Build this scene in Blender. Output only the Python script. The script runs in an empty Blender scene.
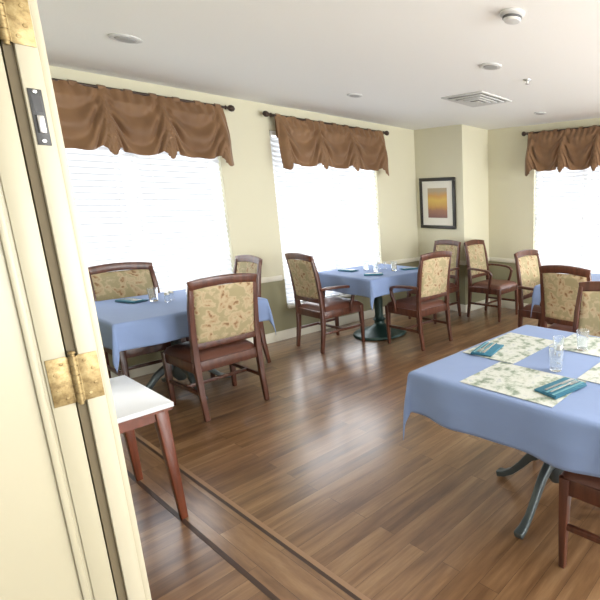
import bpy, bmesh, math, random
from mathutils import Vector, Matrix
random.seed(4)
scene = bpy.context.scene
scene.view_settings.view_transform = 'Standard'
COL = scene.collection
PI = math.pi
H = 2.535; XL = -4.95; YA = 4.93; YB = 5.5; XC = -4.07; XR = 3.6

# ---------------------------------------------------------------- materials
def mat(name, col, rough=.5, metal=0., spec=.5, emis=None, es=0.):
    m = bpy.data.materials.new(name); m.use_nodes = True
    b = m.node_tree.nodes['Principled BSDF']
    b.inputs['Base Color'].default_value = (*col, 1)
    b.inputs['Roughness'].default_value = rough
    b.inputs['Metallic'].default_value = metal
    b.inputs['Specular IOR Level'].default_value = spec
    if emis:
        b.inputs['Emission Color'].default_value = (*emis, 1)
        b.inputs['Emission Strength'].default_value = es
    return m
def nd(m, t, **kw):
    n = m.node_tree.nodes.new(t)
    for k, v in kw.items(): setattr(n, k, v)
    return n
def lk(m, a, b): m.node_tree.links.new(a, b)
def bsdf(m): return m.node_tree.nodes['Principled BSDF']
def ramp(m, stops, interp='LINEAR'):
    r = nd(m, 'ShaderNodeValToRGB'); cr = r.color_ramp; cr.interpolation = interp
    while len(cr.elements) < len(stops): cr.elements.new(.5)
    for e, (p, c) in zip(cr.elements, stops):
        e.position = p; e.color = (*c, 1)
    return r
def objcoord(m, scale=(1, 1, 1), rot=(0, 0, 0), loc=(0, 0, 0)):
    tc = nd(m, 'ShaderNodeTexCoord'); mp = nd(m, 'ShaderNodeMapping')
    mp.inputs['Scale'].default_value = scale; mp.inputs['Rotation'].default_value = rot
    mp.inputs['Location'].default_value = loc
    lk(m, tc.outputs['Object'], mp.inputs['Vector']); return mp.outputs['Vector']
def noise(m, vec, scale, detail=3, rough=.5):
    n = nd(m, 'ShaderNodeTexNoise'); n.inputs['Scale'].default_value = scale
    n.inputs['Detail'].default_value = detail; n.inputs['Roughness'].default_value = rough
    lk(m, vec, n.inputs['Vector']); return n
def bump(m, sock, strength, dist=.01):
    b = nd(m, 'ShaderNodeBump'); b.inputs['Strength'].default_value = strength
    b.inputs['Distance'].default_value = dist
    lk(m, sock, b.inputs['Height']); lk(m, b.outputs['Normal'], bsdf(m).inputs['Normal'])

# wall paint : cream above the chair rail, olive tan below
M_wall = mat('wall_paint', (.7, .63, .4), .75, spec=.2)
tc = nd(M_wall, 'ShaderNodeTexCoord'); sx = nd(M_wall, 'ShaderNodeSeparateXYZ')
lk(M_wall, tc.outputs['Object'], sx.inputs[0])
gt = nd(M_wall, 'ShaderNodeMath', operation='GREATER_THAN'); gt.inputs[1].default_value = .69
lk(M_wall, sx.outputs['Z'], gt.inputs[0])
mx = nd(M_wall, 'ShaderNodeMix', data_type='RGBA')
mx.inputs['A'].default_value = (.33, .315, .20, 1); mx.inputs['B'].default_value = (.67, .64, .485, 1)
lk(M_wall, gt.outputs[0], mx.inputs['Factor']); lk(M_wall, mx.outputs['Result'], bsdf(M_wall).inputs['Base Color'])
nz = noise(M_wall, objcoord(M_wall), 90, 2); bump(M_wall, nz.outputs['Fac'], .08, .003)

M_ceil = mat('ceiling_paint', (.89, .89, .86), .85, spec=.1)
nz = noise(M_ceil, objcoord(M_ceil), 60, 3); bump(M_ceil, nz.outputs['Fac'], .12, .004)
M_trim = mat('trim_cream', (.80, .77, .65), .45)
M_white = mat('white_vinyl', (.85, .86, .86), .4)
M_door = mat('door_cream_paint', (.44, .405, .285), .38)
nz = noise(M_door, objcoord(M_door, (1, 1, .15)), 18, 3); bump(M_door, nz.outputs['Fac'], .05, .004)
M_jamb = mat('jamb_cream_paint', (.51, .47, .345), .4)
M_dark = mat('olive_gasket', (.14, .11, .06), .7)
M_brass = mat('antique_brass', (.5, .38, .17), .45, .55)
nz = noise(M_brass, objcoord(M_brass), 60, 5, .7)
r = ramp(M_brass, [(.35, (.22, .15, .06)), (.52, (.34, .25, .11)), (.7, (.45, .35, .17))]); lk(M_brass, nz.outputs['Fac'], r.inputs[0])
lk(M_brass, r.outputs[0], bsdf(M_brass).inputs['Base Color'])
M_steel = mat('brushed_steel', (.62, .62, .6), .3, .9)
M_black = mat('black_iron', (.02, .018, .016), .4)
M_gun = mat('gunmetal_plate', (.07, .07, .068), .5, .4)
M_rod = mat('rod_bronze', (.05, .03, .022), .35, .4)

# floor planks (long axis along Y)
def floor_mat(name, rot):
    m = mat(name, (.3, .15, .08), .3)
    v = objcoord(m, rot=(0, 0, rot))
    br = nd(m, 'ShaderNodeTexBrick'); br.offset = .37; br.offset_frequency = 2
    br.inputs['Color1'].default_value = (0, 0, 0, 1); br.inputs['Color2'].default_value = (1, 1, 1, 1)
    br.inputs['Mortar'].default_value = (0.4, 0.4, 0.4, 1)
    br.inputs['Scale'].default_value = 1; br.inputs['Mortar Size'].default_value = .0008
    br.inputs['Mortar Smooth'].default_value = .2
    br.inputs['Brick Width'].default_value = .92; br.inputs['Row Height'].default_value = .1
    lk(m, v, br.inputs['Vector'])
    st = nd(m, 'ShaderNodeMapping'); st.inputs['Scale'].default_value = (1.5, 12, 1)
    lk(m, v, st.inputs['Vector'])
    ad = nd(m, 'ShaderNodeVectorMath', operation='ADD')
    sc = nd(m, 'ShaderNodeVectorMath', operation='SCALE'); sc.inputs['Scale'].default_value = 23
    lk(m, br.outputs['Color'], sc.inputs[0]); lk(m, st.outputs[0], ad.inputs[0]); lk(m, sc.outputs[0], ad.inputs[1])
    gr = noise(m, ad.outputs[0], 1.5, 6, .62)
    ma = nd(m, 'ShaderNodeMath', operation='MULTIPLY'); ma.inputs[1].default_value = .32
    lk(m, br.outputs['Color'], ma.inputs[0])
    mb = nd(m, 'ShaderNodeMath', operation='MULTIPLY_ADD'); mb.inputs[1].default_value = 1.35; mb.inputs[2].default_value = -.33
    lk(m, gr.outputs['Fac'], mb.inputs[0])
    sm = nd(m, 'ShaderNodeMath', operation='ADD'); lk(m, ma.outputs[0], sm.inputs[0]); lk(m, mb.outputs[0], sm.inputs[1])
    rp = ramp(m, [(.08, (.070, .033, .015)), (.33, (.145, .073, .033)), (.58, (.225, .122, .057)), (.95, (.36, .225, .118))])
    lk(m, sm.outputs[0], rp.inputs[0])
    mo = nd(m, 'ShaderNodeMix', data_type='RGBA'); mo.inputs['B'].default_value = (.04, .02, .012, 1)
    lk(m, br.outputs['Fac'], mo.inputs['Factor']); lk(m, rp.outputs[0], mo.inputs['A'])
    lk(m, mo.outputs['Result'], bsdf(m).inputs['Base Color'])
    bump(m, gr.outputs['Fac'], .06, .004)
    bsdf(m).inputs['Roughness'].default_value = .30
    bsdf(m).inputs['Coat Weight'].default_value = .75
    bsdf(m).inputs['Coat Roughness'].default_value = .22
    return m
M_floor = floor_mat('wood_plank_floor', PI/2)
M_floor2 = floor_mat('wood_plank_border', 0)
M_strip = mat('dark_inlay_strip', (.05, .025, .015), .4)
M_strip2 = mat('tan_inlay_strip', (.30, .18, .10), .4)

# mahogany
M_wood = mat('mahogany', (.1, .03, .018), .3)
v = objcoord(M_wood, (10, 10, 1.5)); nz = noise(M_wood, v, 3, 4)
r = ramp(M_wood, [(.3, (.055, .018, .011)), (.7, (.125, .043, .024))]); lk(M_wood, nz.outputs['Fac'], r.inputs[0])
lk(M_wood, r.outputs[0], bsdf(M_wood).inputs['Base Color'])
M_redwood = mat('cherry_wood', (.2, .05, .02), .3)
v = objcoord(M_redwood, (10, 10, 1.2)); nz = noise(M_redwood, v, 3, 4)
r = ramp(M_redwood, [(.3, (.10, .027, .012)), (.7, (.20, .055, .025))]); lk(M_redwood, nz.outputs['Fac'], r.inputs[0])
lk(M_redwood, r.outputs[0], bsdf(M_redwood).inputs['Base Color'])
M_vinyl = mat('brown_vinyl_seat', (.13, .05, .032), .38)
# botanical upholstery
M_fab = mat('botanical_fabric', (.5, .37, .2), .85, spec=.15)
v = objcoord(M_fab, (1, 1, 1))
n1 = noise(M_fab, v, 11, 3)
mixv = nd(M_fab, 'ShaderNodeVectorMath', operation='ADD'); scv = nd(M_fab, 'ShaderNodeVectorMath', operation='SCALE')
scv.inputs['Scale'].default_value = .2; lk(M_fab, n1.outputs['Color'], scv.inputs[0])
lk(M_fab, v, mixv.inputs[0]); lk(M_fab, scv.outputs[0], mixv.inputs[1])
vo = nd(M_fab, 'ShaderNodeTexVoronoi', feature='F1'); vo.inputs['Scale'].default_value = 15
lk(M_fab, mixv.outputs[0], vo.inputs['Vector'])
n2 = noise(M_fab, v, 22, 3)
mm = nd(M_fab, 'ShaderNodeMath', operation='MULTIPLY_ADD'); mm.inputs[1].default_value = .7
lk(M_fab, n2.outputs['Fac'], mm.inputs[0]); lk(M_fab, vo.outputs['Distance'], mm.inputs[2])
r = ramp(M_fab, [(.44, (.22, .14, .075)), (.55, (.33, .20, .11)), (.63, (.43, .33, .20)), (.85, (.50, .40, .26)), (1, (.36, .31, .18))])
lk(M_fab, mm.outputs[0], r.inputs[0]); lk(M_fab, r.outputs[0], bsdf(M_fab).inputs['Base Color'])

M_cloth = mat('blue_tablecloth', (.215, .295, .50), .8, spec=.2)
bsdf(M_cloth).inputs['Sheen Weight'].default_value = .1
nz = noise(M_cloth, objcoord(M_cloth), 6, 3); bump(M_cloth, nz.outputs['Fac'], .15, .02)
M_run = mat('leaf_print_placemat', (.7, .72, .66), .8, spec=.2)
v = objcoord(M_run); n1 = noise(M_run, v, 17, 5, .65)
r = ramp(M_run, [(.36, (.20, .25, .20)), (.44, (.34, .39, .33)), (.5, (.52, .55, .51)), (.60, (.58, .60, .57)), (.68, (.36, .41, .43))])
lk(M_run, n1.outputs['Fac'], r.inputs[0]); lk(M_run, r.outputs[0], bsdf(M_run).inputs['Base Color'])
M_nap = mat('teal_napkin', (.03, .15, .23), .7)
M_nap2 = mat('teal_napkin_band', (.14, .32, .38), .7)
M_glass = mat('drinking_glass', (.95, .98, 1), .03); bsdf(M_glass).inputs['Transmission Weight'].default_value = .92
bsdf(M_glass).inputs['IOR'].default_value = 1.3
M_green = mat('green_cast_iron', (.022, .055, .048), .35, .3)
M_grey = mat('verdigris_grey_base', (.085, .105, .11), .38, .4)
M_lam = mat('white_laminate', (.72, .75, .80), .3)
M_val = mat('copper_taffeta', (.2, .085, .035), .58, spec=.35)
bsdf(M_val).inputs['Sheen Weight'].default_value = .15
v = objcoord(M_val, (1, 1, 1)); nz = noise(M_val, v, 4, 2)
r = ramp(M_val, [(.3, (.165, .086, .040)), (.7, (.26, .145, .070))]); lk(M_val, nz.outputs['Fac'], r.inputs[0])
lk(M_val, r.outputs[0], bsdf(M_val).inputs['Base Color'])
# blinds: white, letting a little light through
M_blind = bpy.data.materials.new('white_blind_slats'); M_blind.use_nodes = True
nt = M_blind.node_tree; nt.nodes.clear()
o = nt.nodes.new('ShaderNodeOutputMaterial'); a = nt.nodes.new('ShaderNodeBsdfDiffuse'); t = nt.nodes.new('ShaderNodeBsdfTranslucent')
a.inputs[0].default_value = (.84, .87, .91, 1); t.inputs[0].default_value = (.82, .86, .92, 1)
s = nt.nodes.new('ShaderNodeMixShader'); s.inputs[0].default_value = .12
nt.links.new(a.outputs[0], s.inputs[1]); nt.links.new(t.outputs[0], s.inputs[2]); nt.links.new(s.outputs[0], o.inputs[0])
M_fix = mat('fixture_white', (.62, .62, .60), .5)
M_fixd = mat('fixture_lens_grey', (.36, .36, .35), .5)
M_slot = mat('vent_shadow_slot', (.12, .12, .12), .8)

# ---------------------------------------------------------------- mesh helpers
def add(name, me, m=None, parent=None):
    ob = bpy.data.objects.new(name, me); COL.objects.link(ob)
    if m is not None and not me.materials: me.materials.append(m)
    if parent is not None: ob.parent = parent
    return ob
def empty(name, loc=(0, 0, 0), rz=0.):
    e = bpy.data.objects.new(name, None); COL.objects.link(e)
    e.location = loc; e.rotation_euler = (0, 0, rz); e.empty_display_size = .1
    return e
def smooth(me, ang=40):
    for p in me.polygons: p.use_smooth = True
    try: me.set_sharp_from_angle(angle=math.radians(ang))
    except Exception: pass
def boxes_mesh(name, lst, bev=0., seg=2):
    bm = bmesh.new()
    for (x0, x1, y0, y1, z0, z1) in lst:
        r = bmesh.ops.create_cube(bm, size=1)
        for vv in r['verts']:
            vv.co = Vector((x0 + (vv.co.x+.5)*(x1-x0), y0 + (vv.co.y+.5)*(y1-y0), z0 + (vv.co.z+.5)*(z1-z0)))
    if bev > 0:
        bmesh.ops.bevel(bm, geom=bm.edges[:], offset=bev, segments=seg, affect='EDGES', profile=.5)
    me = bpy.data.meshes.new(name); bm.to_mesh(me); bm.free()
    if bev > 0: smooth(me, 25)
    return me
def boxes(name, lst, m, parent=None, bev=0., seg=2): return add(name, boxes_mesh(name, lst, bev, seg), m, parent)
def sweep_mesh(name, paths, bev=.004):
    bm = bmesh.new()
    for pts, sizes, ref in paths:
        pts = [Vector(p) for p in pts]; ref = Vector(ref); rings = []
        for i, p in enumerate(pts):
            tg = (pts[min(i+1, len(pts)-1)] - pts[max(i-1, 0)]).normalized()
            sd = (ref - tg*ref.dot(tg)).normalized(); n = tg.cross(sd).normalized()
            w, d = sizes[i] if isinstance(sizes, list) else sizes
            rings.append([bm.verts.new(p + sd*sx_*w/2 + n*sy_*d/2) for sx_, sy_ in ((-1, -1), (1, -1), (1, 1), (-1, 1))])
        for a_, b_ in zip(rings[:-1], rings[1:]):
            for k in range(4): bm.faces.new((a_[k], a_[(k+1) % 4], b_[(k+1) % 4], b_[k]))
        bm.faces.new(rings[0][::-1]); bm.faces.new(rings[-1])
    bmesh.ops.recalc_face_normals(bm, faces=bm.faces[:])
    if bev > 0:
        ed = [e for e in bm.edges if len(e.link_faces) == 2 and e.calc_face_angle(0) > .6]
        bmesh.ops.bevel(bm, geom=ed, offset=bev, segments=2, affect='EDGES', profile=.5)
    me = bpy.data.meshes.new(name); bm.to_mesh(me); bm.free(); smooth(me, 45); return me
def lathe_mesh(name, prof, n=32, loc=(0, 0, 0), axis='Z'):
    bm = bmesh.new(); rings = []
    for (r_, z_) in prof:
        ring = []
        for k in range(n):
            a_ = 2*PI*k/n
            c = Vector((r_*math.cos(a_), r_*math.sin(a_), z_))
            if axis == 'Y': c = Vector((c.x, c.z, c.y))
            if axis == 'X': c = Vector((c.z, c.x, c.y))
            ring.append(bm.verts.new(c + Vector(loc)))
        rings.append(ring)
    for a_, b_ in zip(rings[:-1], rings[1:]):
        for k in range(n): bm.faces.new((a_[k], a_[(k+1) % n], b_[(k+1) % n], b_[k]))
    bm.faces.new(rings[0][::-1]); bm.faces.new(rings[-1])
    bmesh.ops.remove_doubles(bm, verts=bm.verts[:], dist=1e-5)
    bmesh.ops.recalc_face_normals(bm, faces=bm.faces[:])
    me = bpy.data.meshes.new(name); bm.to_mesh(me); bm.free(); smooth(me, 35); return me
def grid_mesh(name, nu, nv, fn):
    bm = bmesh.new(); g = [[bm.verts.new(fn(i/(nu-1), j/(nv-1))) for j in range(nv)] for i in range(nu)]
    for i in range(nu-1):
        for j in range(nv-1): bm.faces.new((g[i][j], g[i+1][j], g[i+1][j+1], g[i][j+1]))
    me = bpy.data.meshes.new(name); bm.to_mesh(me); bm.free()
    for p in me.polygons: p.use_smooth = True
    return me

# ---------------------------------------------------------------- room shell
T = .16
SILL, HEAD = .38, 2.28
W1 = (.87, 2.30); W2 = (2.82, 4.22); W3 = (-3.30, -1.86); W4 = (.4, 1.86)
FILL_W5 = (1.0, 2.5); FILL_W6 = (3.2, 4.7)  # right-wall windows out of view, added to brighten the room
boxes('floor', [(XL-T, XR+T, -1.8, YB+T, -.08, 0)], M_floor)
boxes('floor_border', [(XL, XR, .757, .921, 0, .0012)], M_floor2)
boxes('trim_1', [(XL, XR, .738, .757, 0, .0018)], M_strip)
boxes('trim_2', [(XL, XR, .921, .936, 0, .0018)], M_strip)
boxes('trim_3', [(XL, XR, .936, .956, 0, .0018)], M_strip2)
boxes('ceiling', [(XL-T, XR+T, -1.8, YB+T, H, H+.1)], M_ceil)
boxes('wall_left', [(XL-T, XL, .19, W1[0], 0, H), (XL-T, XL, W1[1], W2[0], 0, H), (XL-T, XL, W2[1], YA, 0, H),
                    (XL-T, XL, W1[0], W1[1], 0, SILL), (XL-T, XL, W1[0], W1[1], HEAD, H),
                    (XL-T, XL, W2[0], W2[1], 0, SILL), (XL-T, XL, W2[0], W2[1], HEAD, H)], M_wall)
boxes('wall_corner', [(XL-T, XC, YA, YB+T, 0, H)], M_wall)
boxes('wall_back', [(XC, W3[0], YB, YB+T, 0, H), (W3[1], W4[0], YB, YB+T, 0, H), (W4[1], XR+T, YB, YB+T, 0, H),
                    (W3[0], W3[1], YB, YB+T, 0, SILL), (W3[0], W3[1], YB, YB+T, HEAD, H),
                    (W4[0], W4[1], YB, YB+T, 0, SILL), (W4[0], W4[1], YB, YB+T, HEAD, H)], M_wall)
boxes('wall_right', [(XR, XR+T, .35, FILL_W5[0], 0, H), (XR, XR+T, FILL_W5[1], FILL_W6[0], 0, H), (XR, XR+T, FILL_W6[1], YB, 0, H),
                     (XR, XR+T, FILL_W5[0], FILL_W5[1], 0, SILL), (XR, XR+T, FILL_W5[0], FILL_W5[1], HEAD, H),
                     (XR, XR+T, FILL_W6[0], FILL_W6[1], 0, SILL), (XR, XR+T, FILL_W6[0], FILL_W6[1], HEAD, H)], M_wall)
DX0, DX1, DH = -1.60, .9, 2.16
boxes('wall_front', [(XL-T, DX0, .19, .35, 0, H), (DX1, XR+T, .19, .35, 0, H), (DX0, DX1, .19, .35, DH, H)], M_wall)
bd = .015
def board(name, segs): boxes(name, segs, M_trim, bev=.003)
board('baseboard_left', [(XL, XL+bd, .35, YA, 0, .11)])
board('baseboard_corner', [(XL+bd, XC+bd, YA-bd, YA, 0, .11), (XC, XC+bd, YA, YB, 0, .11)])
board('baseboard_back', [(XC+bd, XR, YB-bd, YB, 0, .11)])
board('baseboard_front', [(XL+bd, DX0-.1, .35, .35+bd, 0, .11)])
def rail(name, segs): boxes(name, segs, M_trim, bev=.006)
rw = .022
rail('trim_4', [(XL, XL+rw, .35, W1[0]-.03, .68, .74), (XL, XL+rw, W1[1]+.03, W2[0]-.03, .68, .74), (XL, XL+rw, W2[1]+.03, YA, .68, .74)])
rail('trim_5', [(XL+rw, XC+rw, YA-rw, YA, .68, .74), (XC, XC+rw, YA, YB, .68, .74)])
rail('trim_6', [(XC+rw, W3[0]-.03, YB-rw, YB, .68, .74), (W3[1]+.03, W4[0]-.03, YB-rw, YB, .68, .74)])

# ---------------------------------------------------------------- windows (local: x along wall, y outward, z up)
def window(name, loc, rz, width, blinds=True):
    e = empty(name, loc, rz); w = width/2
    fr = [(-w, -w+.05, .05, .12, SILL, HEAD), (w-.05, w, .05, .12, SILL, HEAD), (-w+.05, w-.05, .05, .12, SILL, SILL+.05),
          (-w+.05, w-.05, .05, .12, HEAD-.05, HEAD), (-.045, .045, .05, .12, SILL+.05, HEAD-.05),
          (-w+.05, -.045, .06, .11, 1.28, 1.325), (.045, w-.05, .06, .11, 1.28, 1.325)]
    boxes('frame', fr, M_white, e)
    boxes('sill_board', [(-w-.0, w+.0, -.03, .12, SILL-.03, SILL)], M_trim, e, .004)
    if not blinds: return e
    lst = bmesh.new()
    for (a_, b_) in ((-w+.012, -.006), (.006, w-.012)):
        z = SILL+.05
        while z < HEAD-.06:
            dy, dz = .013, .0185
            y0 = .022
            vs = [lst.verts.new(q) for q in ((a_, y0-dy, z-dz), (b_, y0-dy, z-dz), (b_, y0-.002, z+.003), (a_, y0-.002, z+.003), (b_, y0+dy, z+dz), (a_, y0+dy, z+dz))]
            lst.faces.new((vs[0], vs[1], vs[2], vs[3])); lst.faces.new((vs[3], vs[2], vs[4], vs[5]))
            z += .050
    me = bpy.data.meshes.new('blind_slats'); lst.to_mesh(me); lst.free()
    add('blind_slats', me, M_blind, e)
    rails = []
    for (a_, b_) in ((-w+.01, -.004), (.004, w-.01)):
        rails += [(a_, b_, .0, .045, SILL+.005, SILL+.025), (a_, b_, .0, .045, HEAD-.05, HEAD-.005)]
        for q in (.18, .82):
            xx = a_+(b_-a_)*q; rails.append((xx-.003, xx+.003, -.002, .0, SILL+.02, HEAD-.04))
    boxes('blind_rails', rails, M_white, e)
    return e
window('window_1', (XL, sum(W1)/2, 0), PI/2, W1[1]-W1[0])
window('window_2', (XL, sum(W2)/2, 0), PI/2, W2[1]-W2[0])
window('window_3', (sum(W3)/2, YB, 0), 0, W3[1]-W3[0])
window('unseen_window_4', (sum(W4)/2, YB, 0), 0, W4[1]-W4[0], False)  # out of view; blinds left off to let in more fill light
window('fill_window_5', (XR, sum(FILL_W5)/2, 0), -PI/2, FILL_W5[1]-FILL_W5[0], False)  # this and the next are unseen, added for their light
window('fill_window_6', (XR, sum(FILL_W6)/2, 0), -PI/2, FILL_W6[1]-FILL_W6[0], False)

# ---------------------------------------------------------------- valances (local x along rod, -y into the room)
def valance(name, loc, rz, length, seed):
    e = empty(name, loc, rz); L = length; zr = 2.42; yr = -.085
    prof = [(0.0, -.03), (.012, -.03), (.02, -.022), (.012, -.012), (.014, 0), (.026, .012), (.031, .03), (.026, .048), (.012, .06), (0.001, .062)]
    for s_ in (-1, 1):
        me = lathe_mesh('finial', [(r_, z_*s_) for r_, z_ in prof], 20, (s_*L/2, yr, zr), 'X'); add('finial', me, M_rod, e)
    add('rod', lathe_mesh('rod', [(.013, -L/2), (.013, L/2)], 16, (0, yr, zr), 'X'), M_rod, e)
    boxes('brackets', [(x_-.008, x_+.008, yr, -.001, zr-.012, zr+.006) for x_ in (-L/2+.06, L/2-.06)], M_rod, e, .002)
    cl = L-.09
    nodes = [0.04, .35, .65, .96]      # places where the cloth is gathered on the rod
    jit = [.0, .02*math.sin(seed), .02*math.cos(seed*2), 0]
    nodes = [n_+j_ for n_, j_ in zip(nodes, jit)]
    def fn(u, v_):
        k = 0
        while k < 2 and u > nodes[k+1]: k += 1
        s_ = max(0, min(1, (u-nodes[k])/(nodes[k+1]-nodes[k])))
        arch = max(0, 1-(2*s_-1)**2)
        den = .20+.80*arch**.8
        ph = v_/den
        swag = (.5-.5*math.cos(ph*2*PI*2.2+.8*math.sin(seed+k)))**.8
        mask = arch**.5*min(1, v_*5)
        cone = 0; cs = 0
        for i, n_ in enumerate(nodes):
            wdt = .026+.080*v_
            g_ = math.exp(-((u-n_)/wdt)**2)
            cone += g_; cs += g_*math.cos((u-n_)/wdt*5.0)
        dep = .018 + .030*min(1, v_*2.2) + .050*swag*mask*(.6+.4*v_) + .060*cone*min(1, v_*1.6) + .030*cs*min(1, v_*3)
        pleat = .008*math.sin(u*cl*80)*max(0, 1-v_*2.2)
        bot = .470 + .035*arch - .050*math.exp(-((s_*(1-s_)-.10)/.05)**2) + .055*cone + .022*cs
        if min(u, 1-u) < .1: bot += .05*(1-min(u, 1-u)/.1)
        wav = .010*math.sin(u*29+seed)*max(0, 1-v_*6)
        z_ = zr - .004 + wav - v_*(bot-.03)
        y_ = yr - dep - pleat + .004
        return Vector(((u-.5)*cl + .006*math.sin(v_*7+u*5), y_, z_))
    me = grid_mesh('fabric', 240, 64, fn); ob = add('fabric', me, M_val, e)
    md = ob.modifiers.new('sol', 'SOLIDIFY'); md.thickness = .003
    boxes('lining', [(-cl/2+.02, cl/2-.02, yr+.012, yr+.015, zr-.22, zr-.014)], M_val, e)
    tabs = []
    m_ = 9
    for i in range(m_):
        xx = -cl/2+.05 + (cl-.1)*i/(m_-1)
        tabs.append(([(xx, yr-.02, zr-.02), (xx, yr-.019, zr+.008), (xx, yr, zr+.019), (xx, yr+.019, zr+.008), (xx, yr+.016, zr-.03)], (.05, .004), (1, 0, 0)))
    add('rod_tabs', sweep_mesh('rod_tabs', tabs, 0), M_val, e)
    return e
valance('window_valance', (XL, 1.605, 0), PI/2, 1.56, 1)
valance('window_valance', (XL, 3.555, 0), PI/2, 1.54, 5)
valance('window_valance', (-2.585, YB, 0), 0, 1.60, 9)
valance('window_valance', (1.13, YB, 0), 0, 1.62, 3)

# ---------------------------------------------------------------- chairs
def chair_meshes():
    X = (1, 0, 0); out = {}
    for s_, nm in ((-1, 'left'), (1, 'right')):
        x = s_*.218
        out['rear_post_'+nm] = (sweep_mesh('post', [([(x, -.285, 0), (x, -.255, .22), (x, -.24, .44), (x, -.25, .62), (x, -.275, .82), (x*.97, -.31, .985)],
            [(.032, .03), (.036, .038), (.04, .046), (.036, .04), (.034, .034), (.03, .026)], X)]), M_wood)
        out['front_leg_'+nm] = (sweep_mesh('fleg', [([(x*1.05, .225, 0), (x*1.05, .225, .2), (x*1.05, .22, .43)], [(.028, .028), (.036, .036), (.046, .046)], X)]), M_wood)
        out['side_stretcher_'+nm] = (sweep_mesh('str', [([(x*1.02, -.255, .20), (x*1.05, .222, .20)], (.018, .028), X)]), M_wood)
    out['cross_stretcher'] = (sweep_mesh('cst', [([(-.225, -.02, .20), (.225, -.02, .20)], (.02, .026), (0, 1, 0))]), M_wood)
    out['seat_rails'] = (boxes_mesh('rails', [(-.235, .235, .198, .235, .355, .43), (-.22, .22, -.255, -.225, .355, .43),
        (-.243, -.208, -.24, .22, .355, .43), (.208, .243, -.24, .22, .355, .43)], .004), M_wood)
    bm = bmesh.new(); n = 18; top = []
    for i in range(n+1):
        row = []
        for j in range(n+1):
            a = -1+2*i/n; b = -1+2*j/n
            ex = (1-abs(a)**5)*(1-abs(b)**5)
            row.append(bm.verts.new((a*(.245-.012*(1-b)), b*.243 + .004, .43 + .055*ex**.35)))
        top.append(row)
    for i in range(n):
        for j in range(n): bm.faces.new((top[i][j], top[i+1][j], top[i+1][j+1], top[i][j+1]))
    me = bpy.data.meshes.new('cushion'); bm.to_mesh(me); bm.free()
    for p in me.polygons: p.use_smooth = True
    out['seat_cushion'] = (me, M_vinyl)
    pts = []; sz = []
    for k in range(11):
        q = -1+2*k/10
        pts.append((q*.228, -.312-.018*(1-q*q), .98+.022*(1-q*q))); sz.append((.028, .065))
    out['crest_rail'] = (sweep_mesh('crest', [(pts, sz, (0, 1, .1))], .008), M_wood)
    out['lower_back_rail'] = (sweep_mesh('lbr', [([(-.22, -.252, .545), (0, -.262, .545), (.22, -.252, .545)], (.024, .045), (0, 1, 0))]), M_wood)
    def f(u, v_):
        q = -1+2*u; z_ = .56+.405*v_
        edge = min(1, (1-abs(q))*9)*min(1, (1-abs(2*v_-1))*9)
        y_ = -.250 - .062*v_**1.4 - .014*(1-q*q)
        return q*.203, y_, z_, edge
    bm = bmesh.new(); nu, nv = 19, 19; gs = []
    for s in (-1, 1):
        g = []
        for i in range(nu):
            row = []
            for j in range(nv):
                x, y, z, ed = f(i/(nu-1), j/(nv-1))
                row.append(bm.verts.new((x, y+s*(.006+.012*ed**.5), z)))
            g.append(row)
        for i in range(nu-1):
            for j in range(nv-1): bm.faces.new((g[i][j], g[i+1][j], g[i+1][j+1], g[i][j+1]))
        gs.append(g)
    a, b = gs
    for i in range(nu-1):
        for j in (0, nv-1): bm.faces.new((a[i][j], a[i+1][j], b[i+1][j], b[i][j]))
    for j in range(nv-1):
        for i in (0, nu-1): bm.faces.new((a[i][j], a[i][j+1], b[i][j+1], b[i][j]))
    bmesh.ops.recalc_face_normals(bm, faces=bm.faces[:])
    me = bpy.data.meshes.new('bp'); bm.to_mesh(me); bm.free(); smooth(me, 60)
    out['back_panel'] = (me, M_fab)
    for s_, nm in ((-1, 'left'), (1, 'right')):
        x = s_*.262
        out['arm_'+nm] = (sweep_mesh('arm', [([(s_*.235, -.262, .665), (x, -.2, .675), (x+s_*.006, -.08, .672), (x+s_*.006, .04, .662), (x, .1, .645), (x-s_*.003, .125, .61),
              (x-s_*.006, .105, .54), (s_*.248, .085, .47), (s_*.246, .08, .38)],
             [(.034, .03), (.04, .028), (.046, .026), (.048, .026), (.044, .028), (.036, .03), (.032, .03), (.03, .032), (.026, .036)], X)], .006), M_wood)
    return out
CM = chair_meshes()
def chair(x, y, rz, arms=True):
    e = empty('dining_chair', (x, y, 0), rz)
    for k, (me, m) in CM.items():
        if k.startswith('arm') and not arms: continue
        add(k, me, m, e)
    return e
L90, R90 = PI/2, -PI/2
chair(-3.77, 1.52, L90+.02, False)    # A
chair(-4.55, 1.35, R90, False)        # B
chair(-4.55, 1.94, PI, True)          # C
chair(-4.36, 2.97, 0.0, True)         # D
chair(-3.62, 3.55, L90, True)         # E
chair(-4.22, 4.44, PI, True)          # F
chair(-3.61, 4.99, R90+.06, True)     # G
chair(-2.29, 4.20, R90, True)         # H
chair(-1.69, 3.62, 0, True)           # I
chair(-1.06, 2.43, PI, False)         # J
chair(-.53, 1.76, L90, False)         # K

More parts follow.
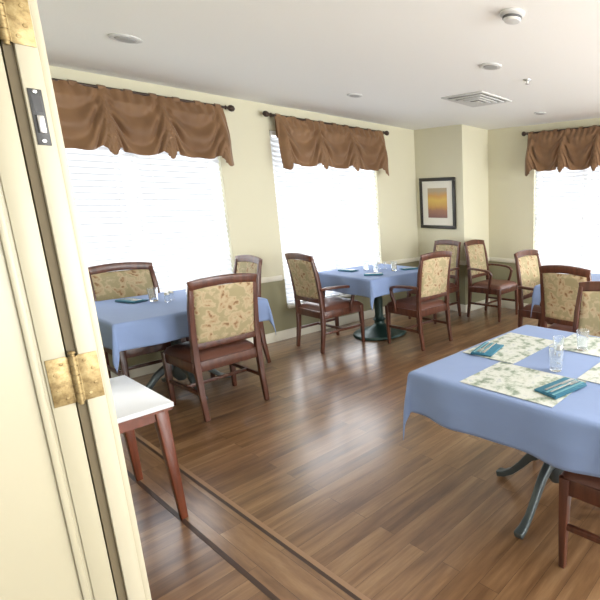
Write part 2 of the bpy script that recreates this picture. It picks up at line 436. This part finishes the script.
# ---------------------------------------------------------------- tables
def cloth_mesh(name, a, d, seed, flare=.03):
    rnd = random.Random(seed); ph = [rnd.uniform(0, 6) for _ in range(4)]
    Lh = a+d; n = 100; rr = .02
    def fn(u, v_):
        p = (u*2-1)*Lh; q = (v_*2-1)*Lh
        du = max(0, abs(p)-a); dv = max(0, abs(q)-a)
        sx_ = 1 if p > 0 else -1; sy_ = 1 if q > 0 else -1
        x_ = max(-a, min(a, p)); y_ = max(-a, min(a, q)); z_ = .757
        if du == 0 and dv == 0:
            return Vector((x_, y_, z_+.0012*math.sin(p*9+ph[0])*math.sin(q*8+ph[1])))
        mxx, mn = max(du, dv), min(du, dv)
        drop = mxx + .72*mn
        drop_z = drop - min(drop, rr)*.4
        if du >= dv: along = q; fold = math.sin(along*13+ph[2]+sx_) + .5*math.sin(along*23+ph[3])
        else: along = p; fold = math.sin(along*13+ph[1]-sy_) + .5*math.sin(along*21+ph[0])
        w = mn/(mxx+1e-6)
        amp = .018*min(1, drop/.12)*(1-w)
        outw = .008*min(1, drop/.02) + flare*drop*.5 + amp*(fold*.7+.6)
        if mn > 0:
            ang = math.atan2(dv, du)
            bulge = .10*mn + .014*math.sin(2*ang)*min(1, mn/.1)
            rad = outw + bulge
            x_ = sx_*(a + rad*math.cos(ang)); y_ = sy_*(a + rad*math.sin(ang))
        elif du > 0: x_ = sx_*(a+outw)
        else: y_ = sy_*(a+outw)
        z_ = .757 - drop_z
        return Vector((x_, y_, z_))
    return grid_mesh(name, n, n, fn)
def ring_foot_paths(k4, r):
    out = []
    for k in range(4):
        c, s = math.cos(k*PI/2+k4), math.sin(k*PI/2+k4)
        prof = [(.03, .24), (.09, .235), (.16, .19), (.22, .12), (.28, .06), (.33, .03), (r, .02)]
        out.append(([(c*q, s*q, z) for q, z in prof], [(.045, .07), (.042, .06), (.038, .05), (.036, .042), (.036, .036), (.044, .034), (.05, .036)], (-s, c, 0)))
    return out
def table(x, y, kind, a=.505, d=.20, seed=0, rz=0):
    e = empty('dining_table', (x, y, 0), rz)
    boxes('top', [(-a+.003, a-.003, -a+.003, a-.003, .722, .752)], M_wood, e, .004)
    ob = add('tablecloth', cloth_mesh('tablecloth', a, d, seed), M_cloth, e)
    md = ob.modifiers.new('sol', 'SOLIDIFY'); md.thickness = .002; md.offset = 1
    boxes('under_frame', [(-.3, .3, -.03, .03, .69, .722), (-.03, .03, -.3, .3, .69, .722)], M_black, e, .003)
    if kind == 'round':
        add('pedestal_base', lathe_mesh('pb', [(.01, 0), (.30, 0), (.31, .012), (.30, .03), (.25, .045), (.17, .065), (.10, .10), (.06, .13), (.055, .16), (.075, .18), (.055, .20),
            (.045, .24), (.05, .40), (.045, .58), (.07, .64), (.10, .69), (.01, .69)], 40), M_green, e)
    else:
        add('pedestal_column', lathe_mesh('pc', [(.01, .10), (.03, .105), (.055, .14), (.06, .2), (.05, .26), (.038, .30), (.045, .33), (.036, .36), (.034, .62), (.06, .66), (.09, .69), (.01, .69)], 32), M_grey, e)
        add('pedestal_feet', sweep_mesh('pf', ring_foot_paths(0, .375), .008), M_grey, e)
    return e
table(-4.23, 1.45, 'claw', .50, .19, 1)
table(-4.23, 3.52, 'round', .47, .19, 2)
table(-1.00, 1.93, 'claw', .510, .205, 3)
table(-1.70, 4.22, 'round', .50, .19, 4)

ZT = .7605
def napkin(x, y, rz, s=1.):
    e = empty('napkin_with_cutlery', (x, y, ZT+.006), rz)
    boxes('folded_napkin', [(-.10*s, .10*s, -.06*s, .06*s, -.002, .006), (-.098*s, .098*s, -.058*s, .02*s, .006, .011)], M_nap, e, .002)
    boxes('napkin_band', [(-.099*s, .099*s, -.045*s, -.035*s, .011, .012), (-.099*s, .099*s, -.01*s, 0, .011, .012)], M_nap2, e)
    boxes('knife', [(-.085*s, .01, .006, .016, .0125, .015), (.01, .09*s, .002, .018, .0125, .014)], M_steel, e, .0008)
    fk = [(-.085*s, .03, -.022, -.014, .0125, .015), (.03, .05, -.029, -.007, .0125, .0145)]
    fk += [(.05, .085*s, -.029+i*.0065, -.026+i*.0065, .0125, .0145) for i in range(4)]
    boxes('fork', fk, M_steel, e, .0006)
def tumbler(x, y, h=.105, r=.034, z=ZT+.004):
    e = empty('drinking_glass', (x, y, z), 0)
    add('bowl', lathe_mesh('gl', [(.001, 0), (r*.78, 0), (r*.82, .003), (r, h), (r-.0022, h), (r*.78-.001, .012), (.001, .010)], 28), M_glass, e)
def shaker(x, y):
    e = empty('salt_shaker', (x, y, ZT+.003), 0)
    add('body', lathe_mesh('sh', [(.001, 0), (.018, 0), (.02, .01), (.016, .055), (.001, .056)], 20), M_glass, e)
    add('cap', lathe_mesh('sc', [(.001, .0565), (.017, .0565), (.017, .066), (.012, .076), (.001, .079)], 20), M_steel, e)
# table 3: one placemat for each side
for (x0, x1, y0, y1) in ((-1.235, -.775, 1.445, 1.755), (-1.485, -1.165, 1.765, 2.215), (-1.155, -.70, 2.10, 2.41), (-.825, -.515, 1.765, 2.09)):
    add('placemat', boxes_mesh('placemat', [(x0, x1, y0, y1, ZT+.0002, ZT+.002)]), M_run)
napkin(-1.39, 1.86, R90+.25, .95); napkin(-.83, 1.62, 1.35, 1.0)
tumbler(-.95, 1.80); tumbler(-.98, 2.15); tumbler(-1.06, 2.03, .085, .03); shaker(-1.0, 1.93)
# table 1
napkin(-4.47, 1.28, .3); napkin(-3.95, 1.70, 1.4); napkin(-4.25, 1.80, 0.1)
tumbler(-4.33, 1.38); tumbler(-4.17, 1.58); shaker(-4.27, 1.48); shaker(-4.21, 1.43)
# table 2
napkin(-4.45, 3.3, .2); napkin(-3.98, 3.80, 1.3); napkin(-3.98, 3.27, .9)
tumbler(-4.22, 3.5); tumbler(-4.02, 3.60); tumbler(-4.36, 3.48); tumbler(-4.12, 3.42, .085, .03); shaker(-4.3, 3.62); shaker(-4.24, 3.66)

# ---------------------------------------------------------------- side table by the door
e = empty('side_table', (0, 0, 0))
sx0, sx1, sy0, sy1 = -3.05, -2.43, .375, .785
boxes('top', [(sx0, sx1, sy0, sy1, .590, .612)], M_lam, e, .0015)
boxes('apron', [(sx0+.03, sx1-.03, sy0+.03, sy0+.05, .53, .590), (sx0+.03, sx1-.03, sy1-.05, sy1-.03, .53, .590),
                (sx0+.03, sx0+.05, sy0+.05, sy1-.05, .53, .590), (sx1-.05, sx1-.03, sy0+.05, sy1-.05, .53, .590)], M_redwood, e)
boxes('top_edge', [(sx0+.006, sx1-.006, sy0+.006, sy1-.006, .576, .590)], M_redwood, e)
k = 0
for xx, ox in ((sx0+.045, -.01), (sx1-.045, .01)):
    for yy, oy in ((sy0+.045, -.01), (sy1-.045, .01)):
        k += 1
        add('leg_%d' % k, sweep_mesh('lg', [([(xx+ox*2, yy+oy*2, 0), (xx, yy, .578)], [(.03, .03), (.052, .052)], (1, 0, 0))]), M_redwood, e)

# ---------------------------------------------------------------- picture
e = empty('framed_picture', (0, 0, 0))
px0, px1, pz0, pz1 = -4.86, -4.20, 1.17, 1.87; f = .045; yb = YA
boxes('frame', [(px0, px1, yb-.03, yb, pz1-f, pz1), (px0, px1, yb-.03, yb, pz0, pz0+f),
                (px0, px0+f, yb-.03, yb, pz0+f, pz1-f), (px1-f, px1, yb-.03, yb, pz0+f, pz1-f)], M_black, e, .005)
boxes('mat_board', [(px0+f, px1-f, yb-.014, yb-.002, pz0+f, pz1-f)], mat('mat_board', (.74, .72, .64), .8), e)
M_art = mat('abstract_print', (.6, .4, .1), .6)
tc = nd(M_art, 'ShaderNodeTexCoord'); sx = nd(M_art, 'ShaderNodeSeparateXYZ'); lk(M_art, tc.outputs['Generated'], sx.inputs[0])
nz = noise(M_art, tc.outputs['Object'], 7, 4); mm = nd(M_art, 'ShaderNodeMath', operation='MULTIPLY_ADD'); mm.inputs[1].default_value = .22
lk(M_art, nz.outputs['Fac'], mm.inputs[0]); lk(M_art, sx.outputs['Z'], mm.inputs[2])
r = ramp(M_art, [(.12, (.20, .10, .09)), (.38, (.33, .16, .10)), (.5, (.50, .28, .08)), (.7, (.62, .42, .10)), (.85, (.55, .30, .09)), (1, (.4, .33, .22))])
lk(M_art, mm.outputs[0], r.inputs[0]); lk(M_art, r.outputs[0], bsdf(M_art).inputs['Base Color'])
boxes('print', [(px0+.15, px1-.15, yb-.0165, yb-.0145, pz0+.15, pz1-.14)], M_art, e)

# ---------------------------------------------------------------- ceiling fixtures
def downlight(x, y, r=.085):
    e = empty('recessed_light', (x, y, H))
    add('trim_ring', lathe_mesh('dr', [(.001, 0), (r, 0), (r, -.006), (r*.85, -.011), (r*.72, -.008), (.001, -.008)], 32), M_fix, e)
    add('lens', lathe_mesh('dl', [(.001, -.0085), (r*.66, -.0085), (r*.6, -.013), (.001, -.015)], 28), M_fixd, e)
downlight(-3.75, 1.27); downlight(-2.21, 3.03); downlight(-3.85, 3.07, .07); downlight(-2.83, 4.83, .07)
e = empty('smoke_detector', (-1.53, 2.30, H))
add('base', lathe_mesh('sd', [(.001, 0), (.068, 0), (.068, -.012), (.06, -.018), (.052, -.02), (.05, -.034), (.042, -.044), (.001, -.048)], 32), M_fix, e)
add('sensor_slots', lathe_mesh('ss', [(.0525, -.021), (.0535, -.023), (.0535, -.031), (.0515, -.033)], 32), M_slot, e)
e = empty('fire_sprinkler', (-2.19, 3.52, H))
add('escutcheon', lathe_mesh('es', [(.001, 0), (.035, 0), (.034, -.006), (.012, -.012), (.01, -.03), (.02, -.032), (.02, -.035), (.001, -.036)], 24), M_steel, e)
e = empty('ceiling_air_vent', (-2.985, 3.86, H))
def sq(a, w, z0, z1): return [(-a, a, -a, -a+w, z0, z1), (-a, a, a-w, a, z0, z1), (-a, -a+w, -a+w, a-w, z0, z1), (a-w, a, -a+w, a-w, z0, z1)]
boxes('frame', sq(.25, .035, -.012, 0), M_fix, e, .002)
boxes('shadow_plate', [(-.215, .215, -.215, .215, -.002, 0)], M_slot, e)
boxes('louvres', sq(.195, .03, -.02, -.010) + sq(.145, .03, -.026, -.016) + sq(.095, .03, -.03, -.02) + [(-.045, .045, -.045, .045, -.034, -.028)], M_fix, e, .002)

# ---------------------------------------------------------------- doorway
e = empty('door_frame', (0, 0, 0))
jx = -1.54
boxes('jamb_left', [(DX0, jx, .312, .35, 0, DH-.04)], M_jamb, e, .002)
boxes('jamb_backing', [(DX0, jx-.046, .19, .312, 0, DH-.04)], M_dark, e)
boxes('gasket', [(jx-.046, jx-.010, .294, .312, 0, DH-.04)], M_dark, e)
boxes('jamb_right', [(DX1-.06, DX1, .19, .35, 0, DH-.04)], M_jamb, e, .002)
boxes('head', [(DX0, DX1, .19, .35, DH-.04, DH)], M_jamb, e)
boxes('casing', [(DX0-.08, jx-.008, .35, .366, 0, DH+.06), (DX1-.05, DX1+.04, .35, .366, 0, DH+.06), (jx-.008, DX1-.05, .35, .366, DH-.03, DH+.06)], M_jamb, e, .003)
e = empty('door_1', (0, 0, 0))
boxes('slab', [(jx-.045, jx-.004, -.62, .290, .01, 2.1)], M_door, e, .003)
boxes('edge_stile', [(jx-.004, jx, .245, .289, .01, 2.1)], M_door, e, .0015)
boxes('stile_bead', [(jx-.004, jx+.003, .224, .238, .01, 2.1)], M_door, e, .003)
for n_, zc in enumerate((1.935, 1.085, .25)):
    h = empty('door_hinge', (jx, .299, zc)); hh = .062
    boxes('leaf_jamb', [(.0005, .003, .010, .049, -hh, hh)], M_brass, h, .001)
    boxes('leaf_door', [(.0005, .003, -.050, -.010, -hh, hh)], M_brass, h, .001)
    for q in range(5):
        z0 = -hh + q*2*hh/5 + .0012; z1 = -hh + (q+1)*2*hh/5 - .0012
        add('knuckle', lathe_mesh('kn', [(.001, z0), (.0078, z0), (.0078, z1), (.001, z1)], 18, (.007, 0, 0)), M_brass, h)
    add('pin', lathe_mesh('pin', [(.001, -hh-.008), (.005, -hh-.006), (.005, hh+.005), (.008, hh+.007), (.006, hh+.012), (.001, hh+.013)], 16, (.007, 0, 0)), M_brass, h)
    add('leaf_web', boxes_mesh('web', [(.0008, .0028, -.0105, .0105, -hh+.002, hh-.002)]), M_brass, h)
    for yy, zz in ((.022, .045), (.036, .02), (.036, -.02), (.022, -.045), (-.022, .045), (-.036, .02), (-.036, -.02), (-.022, -.045)):
        add('screw', lathe_mesh('sc', [(.001, 0), (.0046, 0), (.0036, .0012), (.001, .0014)], 12, (.003, yy, zz), 'X'), M_brass, h)
h = empty('door_roller_latch', (jx, .329, 1.72))
boxes('plate', [(.0005, .003, -.012, .012, -.062, .062)], M_gun, h, .0012)
boxes('latch_slot', [(.003, .0036, -.0075, .0075, .012, .05)], M_black, h)
boxes('latch_tongue', [(.003, .011, -.006, .006, -.035, .004)], M_steel, h, .002)
for zz in (-.052, .056): add('screw', lathe_mesh('sc', [(.001, 0), (.0045, 0), (.0035, .0014), (.001, .0016)], 12, (.003, 0, zz), 'X'), M_steel, h)

# ---------------------------------------------------------------- lights
def area(name, loc, rot, sx_, sy_, power, col=(1, 1, 1)):
    l = bpy.data.lights.new(name, 'AREA'); l.shape = 'RECTANGLE'; l.size = sx_; l.size_y = sy_
    l.energy = power; l.color = col
    o = bpy.data.objects.new(name, l); COL.objects.link(o); o.location = loc; o.rotation_euler = rot; return o
zc = (SILL+HEAD)/2
dc = (.96, .98, 1)
area('daylight_w1', (XL-.45, sum(W1)/2, zc), (0, -PI/2, 0), 2.3, 1.9, 68, dc)
area('daylight_w2', (XL-.45, sum(W2)/2, zc), (0, -PI/2, 0), 2.3, 1.9, 85, dc)
area('daylight_w3', (sum(W3)/2, YB+.45, zc), (-PI/2, 0, 0), 1.9, 2.3, 85, dc)
area('fill_light_w4', (sum(W4)/2, YB+.45, zc), (-PI/2, 0, 0), 1.6, 2.0, 340, dc)  # strong fill through the unseen windows, here and in the next two
area('fill_light_w5', (XR+.45, sum(FILL_W5)/2, zc), (0, PI/2, 0), 2.0, 1.6, 280, dc)
area('fill_light_w6', (XR+.45, sum(FILL_W6)/2, zc), (0, PI/2, 0), 2.0, 1.6, 300, dc)
area('room_fill_light', (1.2, 2.8, H-.03), (0, 0, 0), 2.0, 2.0, 110, (1, .96, .9))  # added overhead fill out of view, no fixture there
area('corridor_fill_light', (.2, -.7, H-.03), (0, 0, 0), 1.2, .8, 14, (1, .96, .9))  # fill added behind the camera to light the door, no fixture there

w = bpy.data.worlds.new('sky'); scene.world = w; w.use_nodes = True
bg = w.node_tree.nodes['Background']; bg.inputs[0].default_value = (.95, .97, 1, 1); bg.inputs[1].default_value = .9

# ---------------------------------------------------------------- camera
cam = bpy.data.cameras.new('camera'); co = bpy.data.objects.new('camera', cam); COL.objects.link(co)
co.location = (0, 0, 1.525); co.rotation_euler = (PI/2-.2097, 0, .5933)
cam.sensor_width = 36; cam.lens = 459/600*36; cam.shift_x = -.3483; cam.shift_y = .00125
cam.clip_start = .02
scene.camera = co
